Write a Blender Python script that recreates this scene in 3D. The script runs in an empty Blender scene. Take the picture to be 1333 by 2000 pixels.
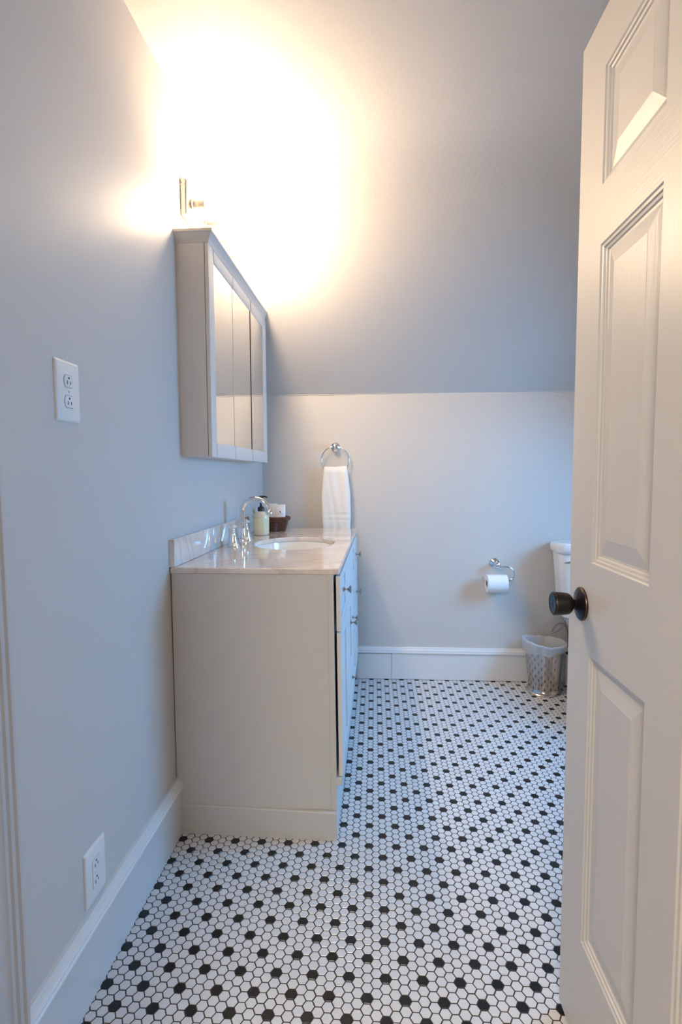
import bpy, bmesh, math, random
from mathutils import Matrix, Vector

random.seed(7)
S = 0.0254                      # every coordinate below is in inches
PI = math.pi
C = bpy.context.scene.collection
scene = bpy.context.scene

# ------------------------------------------------------------ camera
def make_camera():
    f, pitch, yaw, roll = 1047.2, 0.070343, 0.062084, -0.0042497
    ex = Vector((math.cos(yaw), math.sin(yaw), 0))
    ey = Vector((-math.sin(yaw), math.cos(yaw), 0))
    ez = Vector((0, 0, 1))
    fwd = ey * math.cos(pitch) - ez * math.sin(pitch)
    up0 = ey * math.sin(pitch) + ez * math.cos(pitch)
    c, s = math.cos(roll), math.sin(roll)
    right = ex * c + up0 * s
    up = -ex * s + up0 * c
    cam = bpy.data.cameras.new('camera')
    cam.sensor_fit = 'VERTICAL'
    cam.sensor_height = 24.0
    cam.sensor_width = 16.0
    cam.lens = f / 2000 * 24.0
    cam.clip_start = 0.02
    o = bpy.data.objects.new('camera', cam)
    C.objects.link(o)
    m = Matrix((right, up, -fwd)).transposed().to_4x4()
    m.translation = Vector((-1.077, -51.373, 47.336)) * S
    o.matrix_world = m
    scene.camera = o
make_camera()

# ------------------------------------------------------------ light and exposure
scene.view_settings.view_transform = 'Standard'
scene.view_settings.look = 'None'
scene.view_settings.gamma = 1.0
scene.view_settings.exposure = 0.27
scene.view_settings.use_curve_mapping = False

world = bpy.data.worlds.new('World')
scene.world = world
world.use_nodes = True
bg = world.node_tree.nodes['Background']
bg.inputs[0].default_value = (0.42, 0.62, 1.0, 1)
bg.inputs[1].default_value = 1.0

BULB_STRENGTH = 178.0
BULB_COLOR = (1.0, 0.75, 0.48)
WINDOW_POWER = 23.5
WINDOW_COLOR = (0.13, 0.49, 1.0)
HALL_POWER = 40.0
HALL_COLOR = (1.0, 0.89, 0.74)

def area_light(name, loc, direction, sx, sy, power, color, spread=180):
    l = bpy.data.lights.new(name, 'AREA')
    l.shape = 'RECTANGLE'
    l.size = sx * S
    l.size_y = sy * S
    l.energy = power
    l.color = color
    l.spread = math.radians(spread)
    o = bpy.data.objects.new(name, l)
    o.location = Vector(loc) * S
    o.rotation_euler = Vector(direction).to_track_quat('-Z', 'Y').to_euler()
    C.objects.link(o)
    return o
area_light('window_daylight', (66.6, 34, 50), (-1, -0.04, -0.44), 24, 27, WINDOW_POWER, WINDOW_COLOR, 143)
area_light('hall_fill_light', (-10, -108, 90), (0, 0.5, -1), 24, 24, HALL_POWER, HALL_COLOR)  # added fill light from the hall side, not a known fixture
area_light('doorway_ceiling_lamp', (-8, -47, 95.5), (0, 0, -1), 9, 9, 4.0, (1.0, 0.80, 0.58))

# ------------------------------------------------------------ materials
def nodes_of(name):
    m = bpy.data.materials.new(name)
    m.use_nodes = True
    nt = m.node_tree
    return m, nt, nt.nodes['Principled BSDF']

def mat(name, col, rough=0.5, metal=0.0, bump=0.0, bscale=60.0, stretch=(1, 1, 1), var=0.0, coat=0.0, spec=0.5, bdetail=3.0, trans=0.0, bdist=0.002):
    m, nt, b = nodes_of(name)
    b.inputs['Base Color'].default_value = (*col, 1)
    b.inputs['Roughness'].default_value = rough
    b.inputs['Metallic'].default_value = metal
    b.inputs['Coat Weight'].default_value = coat
    b.inputs['Coat Roughness'].default_value = 0.05
    b.inputs['Specular IOR Level'].default_value = spec
    b.inputs['Transmission Weight'].default_value = trans
    tc = nt.nodes.new('ShaderNodeTexCoord')
    mp = nt.nodes.new('ShaderNodeMapping')
    mp.inputs['Scale'].default_value = stretch
    nt.links.new(tc.outputs['Object'], mp.inputs[0])
    n = nt.nodes.new('ShaderNodeTexNoise')
    n.inputs['Scale'].default_value = bscale
    n.inputs['Detail'].default_value = bdetail
    nt.links.new(mp.outputs[0], n.inputs['Vector'])
    if bump:
        bp = nt.nodes.new('ShaderNodeBump')
        bp.inputs['Strength'].default_value = bump
        bp.inputs['Distance'].default_value = bdist
        nt.links.new(n.outputs['Fac'], bp.inputs['Height'])
        nt.links.new(bp.outputs[0], b.inputs['Normal'])
    # slight unevenness of the finish
    r = nt.nodes.new('ShaderNodeMapRange')
    r.inputs['To Min'].default_value = max(0.0, rough - 0.04 - var)
    r.inputs['To Max'].default_value = min(1.0, rough + 0.04 + var)
    nt.links.new(n.outputs['Fac'], r.inputs['Value'])
    nt.links.new(r.outputs[0], b.inputs['Roughness'])
    return m

def wall_paint(name, col, bump):
    m, nt, b = nodes_of(name)
    b.inputs['Base Color'].default_value = (*col, 1)
    b.inputs['Roughness'].default_value = 0.55
    b.inputs['Specular IOR Level'].default_value = 0.35
    tc = nt.nodes.new('ShaderNodeTexCoord')
    n1 = nt.nodes.new('ShaderNodeTexNoise'); n1.inputs['Scale'].default_value = 160; n1.inputs['Detail'].default_value = 4
    n2 = nt.nodes.new('ShaderNodeTexNoise'); n2.inputs['Scale'].default_value = 3.0; n2.inputs['Detail'].default_value = 2
    nt.links.new(tc.outputs['Object'], n1.inputs['Vector'])
    nt.links.new(tc.outputs['Object'], n2.inputs['Vector'])
    ad = nt.nodes.new('ShaderNodeMath'); ad.operation = 'MULTIPLY_ADD'
    nt.links.new(n2.outputs['Fac'], ad.inputs[0]); ad.inputs[1].default_value = 3.0
    nt.links.new(n1.outputs['Fac'], ad.inputs[2])
    bp = nt.nodes.new('ShaderNodeBump'); bp.inputs['Strength'].default_value = bump; bp.inputs['Distance'].default_value = 0.0015
    nt.links.new(ad.outputs[0], bp.inputs['Height'])
    nt.links.new(bp.outputs[0], b.inputs['Normal'])
    return m

def ceiling_paint(name, col):
    m, nt, b = nodes_of(name)
    b.inputs['Base Color'].default_value = (*col, 1)
    b.inputs['Roughness'].default_value = 0.6
    b.inputs['Specular IOR Level'].default_value = 0.3
    tc = nt.nodes.new('ShaderNodeTexCoord')
    n1 = nt.nodes.new('ShaderNodeTexNoise'); n1.inputs['Scale'].default_value = 62; n1.inputs['Detail'].default_value = 5; n1.inputs['Distortion'].default_value = 1.2
    nt.links.new(tc.outputs['Object'], n1.inputs['Vector'])
    rp = nt.nodes.new('ShaderNodeMapRange'); rp.inputs['From Min'].default_value = 0.5; rp.inputs['From Max'].default_value = 0.62
    nt.links.new(n1.outputs['Fac'], rp.inputs['Value'])
    # the skip-trowel relief sits on the flat ceiling and fades out down the slope
    sp = nt.nodes.new('ShaderNodeSeparateXYZ'); nt.links.new(tc.outputs['Object'], sp.inputs[0])
    hz = nt.nodes.new('ShaderNodeMapRange'); hz.inputs['From Min'].default_value = 88 * S; hz.inputs['From Max'].default_value = 95 * S
    hz.inputs['To Min'].default_value = 0.06
    nt.links.new(sp.outputs['Z'], hz.inputs['Value'])
    mu = nt.nodes.new('ShaderNodeMath'); mu.operation = 'MULTIPLY'
    nt.links.new(rp.outputs[0], mu.inputs[0]); nt.links.new(hz.outputs[0], mu.inputs[1])
    bp = nt.nodes.new('ShaderNodeBump'); bp.inputs['Strength'].default_value = 0.2; bp.inputs['Distance'].default_value = 0.0013
    nt.links.new(mu.outputs[0], bp.inputs['Height'])
    nt.links.new(bp.outputs[0], b.inputs['Normal'])
    return m

def marble_mat(name):
    m, nt, b = nodes_of(name)
    b.inputs['Roughness'].default_value = 0.07
    b.inputs['Coat Weight'].default_value = 0.5
    tc = nt.nodes.new('ShaderNodeTexCoord')
    n0 = nt.nodes.new('ShaderNodeTexNoise'); n0.inputs['Scale'].default_value = 4; n0.inputs['Detail'].default_value = 6; n0.inputs['Distortion'].default_value = 0.8
    nt.links.new(tc.outputs['Object'], n0.inputs['Vector'])
    w = nt.nodes.new('ShaderNodeTexNoise'); w.inputs['Scale'].default_value = 2.6; w.inputs['Detail'].default_value = 8; w.inputs['Distortion'].default_value = 1.6
    nt.links.new(tc.outputs['Object'], w.inputs['Vector'])
    ab = nt.nodes.new('ShaderNodeMath'); ab.operation = 'SUBTRACT'; ab.inputs[1].default_value = 0.5
    nt.links.new(w.outputs['Fac'], ab.inputs[0])
    a2 = nt.nodes.new('ShaderNodeMath'); a2.operation = 'ABSOLUTE'; nt.links.new(ab.outputs[0], a2.inputs[0])
    cr = nt.nodes.new('ShaderNodeValToRGB')
    cr.color_ramp.elements[0].position = 0.0; cr.color_ramp.elements[0].color = (0.68, 0.62, 0.58, 1)
    cr.color_ramp.elements[1].position = 0.035; cr.color_ramp.elements[1].color = (0.80, 0.75, 0.71, 1)
    nt.links.new(a2.outputs[0], cr.inputs[0])
    cr2 = nt.nodes.new('ShaderNodeValToRGB')
    cr2.color_ramp.elements[0].position = 0.35; cr2.color_ramp.elements[0].color = (0.84, 0.77, 0.73, 1)
    cr2.color_ramp.elements[1].position = 0.7; cr2.color_ramp.elements[1].color = (1, 1, 1, 1)
    nt.links.new(n0.outputs['Fac'], cr2.inputs[0])
    mx = nt.nodes.new('ShaderNodeMix'); mx.data_type = 'RGBA'; mx.blend_type = 'MULTIPLY'; mx.inputs[0].default_value = 1
    nt.links.new(cr.outputs[0], mx.inputs[6]); nt.links.new(cr2.outputs[0], mx.inputs[7])
    nt.links.new(mx.outputs[2], b.inputs['Base Color'])
    return m

def grain_mat(name, col, along):
    """moulded door skin: embossed wood grain running along one axis"""
    m, nt, b = nodes_of(name)
    b.inputs['Base Color'].default_value = (*col, 1)
    b.inputs['Roughness'].default_value = 0.38
    tc = nt.nodes.new('ShaderNodeTexCoord')
    mp = nt.nodes.new('ShaderNodeMapping')
    mp.inputs['Scale'].default_value = (1, 1, 0.05) if along == 'z' else (1, 0.05, 1)
    nt.links.new(tc.outputs['Object'], mp.inputs[0])
    n = nt.nodes.new('ShaderNodeTexNoise'); n.inputs['Scale'].default_value = 260; n.inputs['Detail'].default_value = 3; n.inputs['Distortion'].default_value = 0.3
    nt.links.new(mp.outputs[0], n.inputs['Vector'])
    bp = nt.nodes.new('ShaderNodeBump'); bp.inputs['Strength'].default_value = 0.35; bp.inputs['Distance'].default_value = 0.0008
    nt.links.new(n.outputs['Fac'], bp.inputs['Height'])
    nt.links.new(bp.outputs[0], b.inputs['Normal'])
    return m

def emit_mat(name, col, strength):
    m, nt, b = nodes_of(name)
    b.inputs['Base Color'].default_value = (0.9, 0.9, 0.9, 1)
    b.inputs['Emission Color'].default_value = (*col, 1)
    b.inputs['Emission Strength'].default_value = strength
    return m

def label_mat(name, base, line, z0, z1, gap):
    """printed label: thin horizontal lines on a cream-green ground (object z)"""
    m, nt, b = nodes_of(name)
    b.inputs['Roughness'].default_value = 0.45
    tc = nt.nodes.new('ShaderNodeTexCoord')
    sp = nt.nodes.new('ShaderNodeSeparateXYZ'); nt.links.new(tc.outputs['Object'], sp.inputs[0])
    md = nt.nodes.new('ShaderNodeMath'); md.operation = 'MODULO'; md.inputs[1].default_value = gap * S
    nt.links.new(sp.outputs['Z'], md.inputs[0])
    lt = nt.nodes.new('ShaderNodeMath'); lt.operation = 'LESS_THAN'; lt.inputs[1].default_value = gap * S * 0.16
    nt.links.new(md.outputs[0], lt.inputs[0])
    g1 = nt.nodes.new('ShaderNodeMath'); g1.operation = 'GREATER_THAN'; g1.inputs[1].default_value = 0.35 * S
    nt.links.new(sp.outputs['X'], g1.inputs[0])
    mu = nt.nodes.new('ShaderNodeMath'); mu.operation = 'MULTIPLY'
    nt.links.new(lt.outputs[0], mu.inputs[0]); nt.links.new(g1.outputs[0], mu.inputs[1])
    mx = nt.nodes.new('ShaderNodeMix'); mx.data_type = 'RGBA'
    mx.inputs[6].default_value = (*base, 1); mx.inputs[7].default_value = (*line, 1)
    nt.links.new(mu.outputs[0], mx.inputs[0])
    nt.links.new(mx.outputs[2], b.inputs['Base Color'])
    return m

WALL = (0.60, 0.572, 0.54)
M_wall = wall_paint('blue_grey_wall_paint', WALL, 0.12)
M_ceil = ceiling_paint('textured_ceiling_paint', (0.59, 0.562, 0.532))
M_trim = mat('white_trim_paint', (0.74, 0.74, 0.74), 0.35, bump=0.1, bscale=90)
M_bbcap = M_trim
M_vanity = mat('off_white_cabinet_paint', (0.60, 0.585, 0.565), 0.42, bump=0.08, bscale=220)
M_front = mat('white_cabinet_front_paint', (0.72, 0.72, 0.72), 0.35, bump=0.04, bscale=200)
M_medcab = mat('white_cabinet_lacquer', (0.66, 0.64, 0.62), 0.35, bump=0.05, bscale=150)
M_dark = mat('seam_shade_black', (0.01, 0.01, 0.01), 0.9)
M_mirror = mat('mirror_silvering', (0.86, 0.87, 0.87), 0.02, metal=1.0)
bpy.data.materials['mirror_silvering'].node_tree.nodes['Principled BSDF'].inputs['Roughness'].default_value = 0.0
M_chrome = mat('polished_chrome', (0.82, 0.83, 0.85), 0.06, metal=1.0)
M_nickel = mat('brushed_nickel', (0.42, 0.39, 0.36), 0.28, metal=1.0)
M_steel = mat('polished_steel', (0.58, 0.52, 0.47), 0.2, metal=1.0)
M_bronze = mat('oil_rubbed_bronze', (0.006, 0.005, 0.006), 0.36, spec=0.35)
M_copper = mat('worn_bronze_edge', (0.32, 0.16, 0.09), 0.3, metal=1.0)
M_marble = marble_mat('polished_cream_marble')
M_porc = mat('white_porcelain', (0.80, 0.80, 0.79), 0.08, coat=0.6)
M_plate = mat('white_plastic', (0.78, 0.78, 0.77), 0.3)
M_towel = mat('white_terry_cotton', (0.84, 0.83, 0.81), 0.95, bump=0.9, bscale=420, bdist=0.0015)
M_towelband = mat('woven_towel_band', (0.80, 0.79, 0.77), 0.85, bump=0.5, bscale=300)
M_paper = mat('soft_white_paper', (0.84, 0.84, 0.84), 0.9, bump=0.2, bscale=200)
M_card = mat('brown_card_core', (0.22, 0.17, 0.13), 0.8)
M_wicker = mat('reddish_brown_wicker', (0.13, 0.035, 0.015), 0.38, bump=0.3, bscale=140, coat=0.2)
M_soap = mat('cream_liquid_soap_plastic', (0.78, 0.68, 0.50), 0.22, coat=0.3)
M_soaplabel = label_mat('pale_green_label', (0.76, 0.70, 0.46), (0.36, 0.50, 0.34), 0, 1, 0.34)
M_black = mat('black_plastic', (0.012, 0.012, 0.013), 0.3)
M_ink = mat('black_ink', (0.02, 0.02, 0.02), 0.6)
M_greyink = mat('grey_ink', (0.35, 0.33, 0.30), 0.6)
M_packet = mat('glossy_white_packet', (0.84, 0.82, 0.80), 0.3, bump=0.5, bscale=30)
M_doorz = grain_mat('door_skin_vertical_grain', (0.64, 0.62, 0.60), 'z')
M_doory = grain_mat('door_skin_cross_grain', (0.64, 0.62, 0.60), 'y')
M_tilew = mat('white_glazed_tile', (0.66, 0.65, 0.65), 0.22, bump=0.05, bscale=100)
M_tileb = mat('black_glazed_tile', (0.008, 0.008, 0.009), 0.25)
M_grout = mat('dark_brown_grout', (0.045, 0.033, 0.028), 0.9, bump=0.5, bscale=400)
M_wood = mat('hall_floor_wood', (0.22, 0.12, 0.07), 0.4, bump=0.1, bscale=30, stretch=(1, 0.1, 1))
M_bulb = emit_mat('lit_globe_bulb', BULB_COLOR, BULB_STRENGTH)
M_hose = mat('braided_steel_hose', (0.34, 0.31, 0.29), 0.35, metal=0.9, bump=0.6, bscale=600)

def liner_mat():
    m, nt, b = nodes_of('translucent_white_plastic_film')
    b.inputs['Base Color'].default_value = (0.82, 0.82, 0.83, 1)
    b.inputs['Roughness'].default_value = 0.35
    tc = nt.nodes.new('ShaderNodeTexCoord')
    n = nt.nodes.new('ShaderNodeTexNoise'); n.inputs['Scale'].default_value = 45; n.inputs['Detail'].default_value = 2
    nt.links.new(tc.outputs['Object'], n.inputs['Vector'])
    bp = nt.nodes.new('ShaderNodeBump'); bp.inputs['Strength'].default_value = 0.7; bp.inputs['Distance'].default_value = 0.003
    nt.links.new(n.outputs['Fac'], bp.inputs['Height']); nt.links.new(bp.outputs[0], b.inputs['Normal'])
    tr = nt.nodes.new('ShaderNodeBsdfTransparent')
    tl = nt.nodes.new('ShaderNodeBsdfTranslucent'); tl.inputs[0].default_value = (0.8, 0.8, 0.8, 1)
    m1 = nt.nodes.new('ShaderNodeMixShader'); m1.inputs[0].default_value = 0.35
    nt.links.new(b.outputs[0], m1.inputs[1]); nt.links.new(tl.outputs[0], m1.inputs[2])
    m2 = nt.nodes.new('ShaderNodeMixShader'); m2.inputs[0].default_value = 0.38
    nt.links.new(m1.outputs[0], m2.inputs[1]); nt.links.new(tr.outputs[0], m2.inputs[2])
    nt.links.new(m2.outputs[0], nt.nodes['Material Output'].inputs[0])
    return m
M_liner = liner_mat()

def glass_mat():
    m, nt, b = nodes_of('window_glass')
    b.inputs['Base Color'].default_value = (0.95, 0.97, 1, 1)
    b.inputs['Roughness'].default_value = 0.02
    b.inputs['Transmission Weight'].default_value = 1.0
    return m
M_glass = glass_mat()

# ------------------------------------------------------------ mesh helpers
class MB:
    def __init__(self):
        self.v = []; self.f = []; self.mi = []; self.mats = []
    def slot(self, m):
        if m not in self.mats: self.mats.append(m)
        return self.mats.index(m)
    def add(self, vs, fs, m=None):
        k = len(self.v); self.v += [tuple(p) for p in vs]
        i = self.slot(m) if m else 0
        for f in fs:
            self.f.append(tuple(a + k for a in f)); self.mi.append(i)
        return self
    def box(self, x0, x1, y0, y1, z0, z1, m=None):
        vs = [(x, y, z) for z in (z0, z1) for y in (y0, y1) for x in (x0, x1)]
        return self.add(vs, [(0, 2, 3, 1), (4, 5, 7, 6), (0, 1, 5, 4), (2, 6, 7, 3), (0, 4, 6, 2), (1, 3, 7, 5)], m)
    def prism(self, poly, axis, a, b, m=None):
        """poly: 2D points in the other two axes (in x,y,z order), extruded from a to b"""
        n = len(poly)
        def P(p, t):
            if axis == 0: return (t, p[0], p[1])
            if axis == 1: return (p[0], t, p[1])
            return (p[0], p[1], t)
        vs = [P(p, a) for p in poly] + [P(p, b) for p in poly]
        fs = [tuple(range(n))[::-1], tuple(range(n, 2 * n))]
        fs += [(i, (i + 1) % n, n + (i + 1) % n, n + i) for i in range(n)]
        return self.add(vs, fs, m)
    def lathe(self, prof, c, axis=2, seg=32, m=None, sy=1.0, cap=True, sgn=1):
        """prof: list of (radius, height)"""
        vs = []
        for r, h in prof:
            for k in range(seg):
                a = 2 * PI * k / seg
                u, w = r * math.cos(a), r * math.sin(a) * sy
                h2 = h * sgn
                if axis == 2: p = (c[0] + u, c[1] + w, c[2] + h2)
                elif axis == 0: p = (c[0] + h2, c[1] + u, c[2] + w)
                else: p = (c[0] + u, c[1] + h2, c[2] + w)
                vs.append(p)
        n = len(prof)
        fs = [(i * seg + k, i * seg + (k + 1) % seg, (i + 1) * seg + (k + 1) % seg, (i + 1) * seg + k) for i in range(n - 1) for k in range(seg)]
        if cap:
            fs.append(tuple(range(seg))[::-1]); fs.append(tuple(range((n - 1) * seg, n * seg)))
        return self.add(vs, fs, m)
    def tube(self, pts, r, seg=12, m=None, closed=False, cap=True):
        pts = [Vector(p) for p in pts]; n = len(pts)
        rs = r if isinstance(r, (list, tuple)) else [r] * n
        T = []
        for i in range(n):
            if closed: t = pts[(i + 1) % n] - pts[i - 1]
            else: t = pts[min(i + 1, n - 1)] - pts[max(i - 1, 0)]
            T.append(t.normalized())
        up = Vector((0, 0, 1)) if abs(T[0].z) < 0.9 else Vector((1, 0, 0))
        nrm = (up - T[0] * up.dot(T[0])).normalized()
        vs = []
        for i in range(n):
            nrm = (nrm - T[i] * nrm.dot(T[i])).normalized()
            b = T[i].cross(nrm)
            for k in range(seg):
                a = 2 * PI * k / seg
                vs.append(pts[i] + (nrm * math.cos(a) + b * math.sin(a)) * rs[i])
        fs = []
        for i in range(n if closed else n - 1):
            j = (i + 1) % n
            for k in range(seg):
                fs.append((i * seg + k, i * seg + (k + 1) % seg, j * seg + (k + 1) % seg, j * seg + k))
        if cap and not closed:
            fs.append(tuple(range(seg))[::-1]); fs.append(tuple(range((n - 1) * seg, n * seg)))
        return self.add(vs, fs, m)
    def loft(self, rings, m=None, cap=True):
        n = len(rings[0]); vs = [p for r in rings for p in r]
        fs = [(i * n + k, i * n + (k + 1) % n, (i + 1) * n + (k + 1) % n, (i + 1) * n + k) for i in range(len(rings) - 1) for k in range(n)]
        if cap:
            fs.append(tuple(range(n))[::-1]); fs.append(tuple(range((len(rings) - 1) * n, len(rings) * n)))
        return self.add(vs, fs, m)
    def sphere(self, c, r, m=None, seg=20, rings=12, sx=1, sy=1, sz=1):
        prof = [(r * math.sin(PI * i / rings), -r * math.cos(PI * i / rings)) for i in range(1, rings)]
        vs = []
        for rr, h in prof:
            for k in range(seg):
                a = 2 * PI * k / seg
                vs.append((c[0] + rr * math.cos(a) * sx, c[1] + rr * math.sin(a) * sy, c[2] + h * sz))
        n = len(prof)
        b = len(vs); vs.append((c[0], c[1], c[2] - r * sz)); vs.append((c[0], c[1], c[2] + r * sz))
        fs = [(i * seg + k, i * seg + (k + 1) % seg, (i + 1) * seg + (k + 1) % seg, (i + 1) * seg + k) for i in range(n - 1) for k in range(seg)]
        fs += [(b, (k + 1) % seg, k) for k in range(seg)]
        fs += [(b + 1, (n - 1) * seg + k, (n - 1) * seg + (k + 1) % seg) for k in range(seg)]
        return self.add(vs, fs, m)

WARP = None      # optional function applied to every vertex while a thing is built
def origin_of(parent):
    o = Vector((0, 0, 0))
    while parent:
        o += parent.location; parent = parent.parent
    return o

def obj(name, mb, material=None, parent=None, smooth=True, bevel=0.0, bseg=2, sub=0, origin=None, fix=True):
    off = origin_of(parent)
    if origin is not None: own = Vector(origin) * S - off
    else: own = Vector((0, 0, 0))
    vs = []
    for p in mb.v:
        q = WARP(p) if WARP else p
        vs.append(Vector(q) * S - off - own)
    me = bpy.data.meshes.new(name)
    me.from_pydata(vs, [], mb.f)
    mats = list(mb.mats)
    if material:
        if not mats: mats = [material]
    for m in mats: me.materials.append(m)
    if len(mats) > 1: me.polygons.foreach_set('material_index', mb.mi)
    if fix:
        bm = bmesh.new(); bm.from_mesh(me); bmesh.ops.recalc_face_normals(bm, faces=bm.faces); bm.to_mesh(me); bm.free()
    if smooth:
        me.shade_smooth()
        me.set_sharp_from_angle(angle=math.radians(38))
    me.update()
    o = bpy.data.objects.new(name, me)
    C.objects.link(o)
    o.location = own
    if parent: o.parent = parent
    if bevel:
        b = o.modifiers.new('bevel', 'BEVEL'); b.width = bevel * S; b.segments = bseg; b.limit_method = 'ANGLE'; b.angle_limit = math.radians(40)
        b.harden_normals = True
    if sub:
        s = o.modifiers.new('sub', 'SUBSURF'); s.levels = sub; s.render_levels = sub
    return o

def thing(name, label, cat, loc, group=None):
    o = bpy.data.objects.new(name, None); C.objects.link(o)
    o.location = Vector(loc) * S
    o.empty_display_size = 0.05
    o['label'] = label; o['category'] = cat
    if group: o['group'] = group
    return o
def tag(o, label, cat, group=None):
    o['label'] = label; o['category'] = cat
    if group: o['group'] = group
    return o
def struct(o):
    o['kind'] = 'structure'; return o

# ------------------------------------------------------------ setting
YB = 70.7          # back wall
ZC = 97.3          # flat ceiling
ZK = 65.35         # top of the knee wall
XR = 66.0          # right wall
YF = -36.0         # wall with the doorway the camera looks through

def left_x(y, z):
    t = max(0.0, (y - 15.0) / 55.7)
    return -27.15 - 0.33 * (z / ZC) * (1 - t) + 0.45 * t

# floor: hexagon mosaic, one black tile in eight
def build_floor():
    mb = MB()
    g = 0.078
    R = (1 - g) / math.sqrt(3)
    hexo = [(R * math.cos(PI / 3 * k), R * math.sin(PI / 3 * k)) for k in range(6)]
    ins = 0.90
    sw, sb, sg = mb.slot(M_tilew), mb.slot(M_tileb), mb.slot(M_grout)
    V, F, MI = mb.v, mb.f, mb.mi
    i0, i1 = int(-28.5 / 0.866), int(67 / 0.866) + 1
    for i in range(i0, i1):
        x = i * math.sqrt(3) / 2
        oy = 0.5 if i % 2 else 0.0
        for j in range(-41, 72):
            y = j + oy
            if y > 71.6: continue
            black = (i % 2 == 0) and (j % 2 == 0) and (((i // 2) + (j // 2)) % 2 == 0)
            tx, ty = random.gauss(0, 0.003), random.gauss(0, 0.003)
            jx, jy = random.gauss(0, 0.006), random.gauss(0, 0.006)
            k = len(V)
            for a, b in hexo: V.append((x + jx + a, y + jy + b, -0.055))
            for a, b in hexo: V.append((x + jx + a * ins, y + jy + b * ins, a * tx + b * ty))
            F.append(tuple(range(k + 6, k + 12)))
            for q in range(6): F.append((k + q, k + (q + 1) % 6, k + 6 + (q + 1) % 6, k + 6 + q))
            MI.extend([sb if black else sw] * 7)
    k = len(V)
    V += [(-29, -41.5, -0.04), (68, -41.5, -0.04), (68, 73, -0.04), (-29, 73, -0.04)]
    F.append((k, k + 1, k + 2, k + 3)); MI.append(sg)
    k = len(V)
    V += [(-29, -41.5, -2), (68, -41.5, -2), (68, 73, -2), (-29, 73, -2)]
    F.append((k + 3, k + 2, k + 1, k)); MI.append(sg)
    struct(obj('floor', mb, None, smooth=False, fix=False))
build_floor()

# left wall: very slightly out of plumb
def build_left_wall():
    mb = MB()
    ys = [-36, -10, 15, 30, 45, 60, 71.5]; zs = [-1, 0, 25, 50, 75, 98.5]
    vs = [(left_x(y, z), y, z) for y in ys for z in zs]; n = len(zs)
    fs = [(i * n + j, (i + 1) * n + j, (i + 1) * n + j + 1, i * n + j + 1) for i in range(len(ys) - 1) for j in range(n - 1)]
    mb.add(vs, fs)
    k = len(mb.v)
    mb.add([(-32, -36, -1), (-32, 71.5, -1), (-32, 71.5, 98.5), (-32, -36, 98.5)], [(0, 1, 2, 3)])
    struct(obj('wall_left', mb, M_wall, fix=False))
build_left_wall()

struct(obj('wall_back', MB().prism([(YB, -1), (YB, ZK), (YB + 5, ZK + 2), (YB + 5, -1)], 0, -32, 71), M_wall, smooth=False))

def build_ceiling():
    # profile in (y,z): flat ceiling, soft bend, slope down to the knee wall
    p = [(-36, ZC), (30.0, ZC)]
    y0, z0 = 36.6, ZC
    d = Vector((YB - y0, ZK - z0)); L = d.length; d /= L
    a0 = Vector((30.0, ZC)); a1 = Vector((y0, z0)) + d * 6.6
    for k in range(1, 13):
        t = k / 13
        q = a0 * (1 - t) ** 2 + Vector((y0, z0)) * 2 * t * (1 - t) + a1 * t * t
        p.append((q.x, q.y))
    p.append((a1.x, a1.y))
    p.append((YB - 0.10, ZK + 0.0))
    top = [(YB + 6, ZK), (YB + 6, ZC + 4), (-36, ZC + 4)]
    mb = MB().prism(p + top, 0, -32, 71)
    # uneven plaster bead where the slope meets the wall
    pts = []
    x = -27.0
    while x < 66:
        pts.append((x, YB - 0.02 + random.uniform(-.03, .03), ZK - 0.02 + 0.25 * math.sin(x * 0.09) * 0.5 + random.uniform(-.05, .05)))
        x += 1.7
    mb.tube(pts, [0.11 + random.uniform(-.04, .05) for _ in pts], 8)
    struct(obj('ceiling', mb, M_ceil))
build_ceiling()

# right wall with a window, front wall with the doorway
WY0, WY1, WZ0, WZ1 = 20.5, 47.5, 35, 65
mb = MB().box(XR, XR + 5, -36, WY0, -1, 98.5).box(XR, XR + 5, WY1, 76, -1, 98.5).box(XR, XR + 5, WY0, WY1, -1, WZ0).box(XR, XR + 5, WY0, WY1, WZ1, 98.5)
struct(obj('wall_right', mb, M_wall, smooth=False))
mb = MB().box(-32, -15.5, YF - 5, YF, -1, 101).box(17.2, XR + 5, YF - 5, YF, -1, 101).box(-15.5, 17.2, YF - 5, YF, 82, 101)
struct(obj('wall_front', mb, M_wall, smooth=False))
# landing behind the camera
mb = MB().box(-52, -48, -125, -41, -1, 101).box(52, 56, -125, -41, -1, 101).box(-52, 56, -129, -125, -1, 101).box(-52, -32, -41, -37, -1, 101)
struct(obj('wall_hall', mb, mat('hall_wall_paint', (0.62, 0.60, 0.57), 0.6), smooth=False))
struct(obj('floor_hall', MB().box(-52, 56, -125, -41.5, -2, -0.05), M_wood, smooth=False))
struct(obj('ceiling_hall', MB().box(-52, 56, -125, -41, 97.3, 101), M_ceil, smooth=False))

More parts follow.
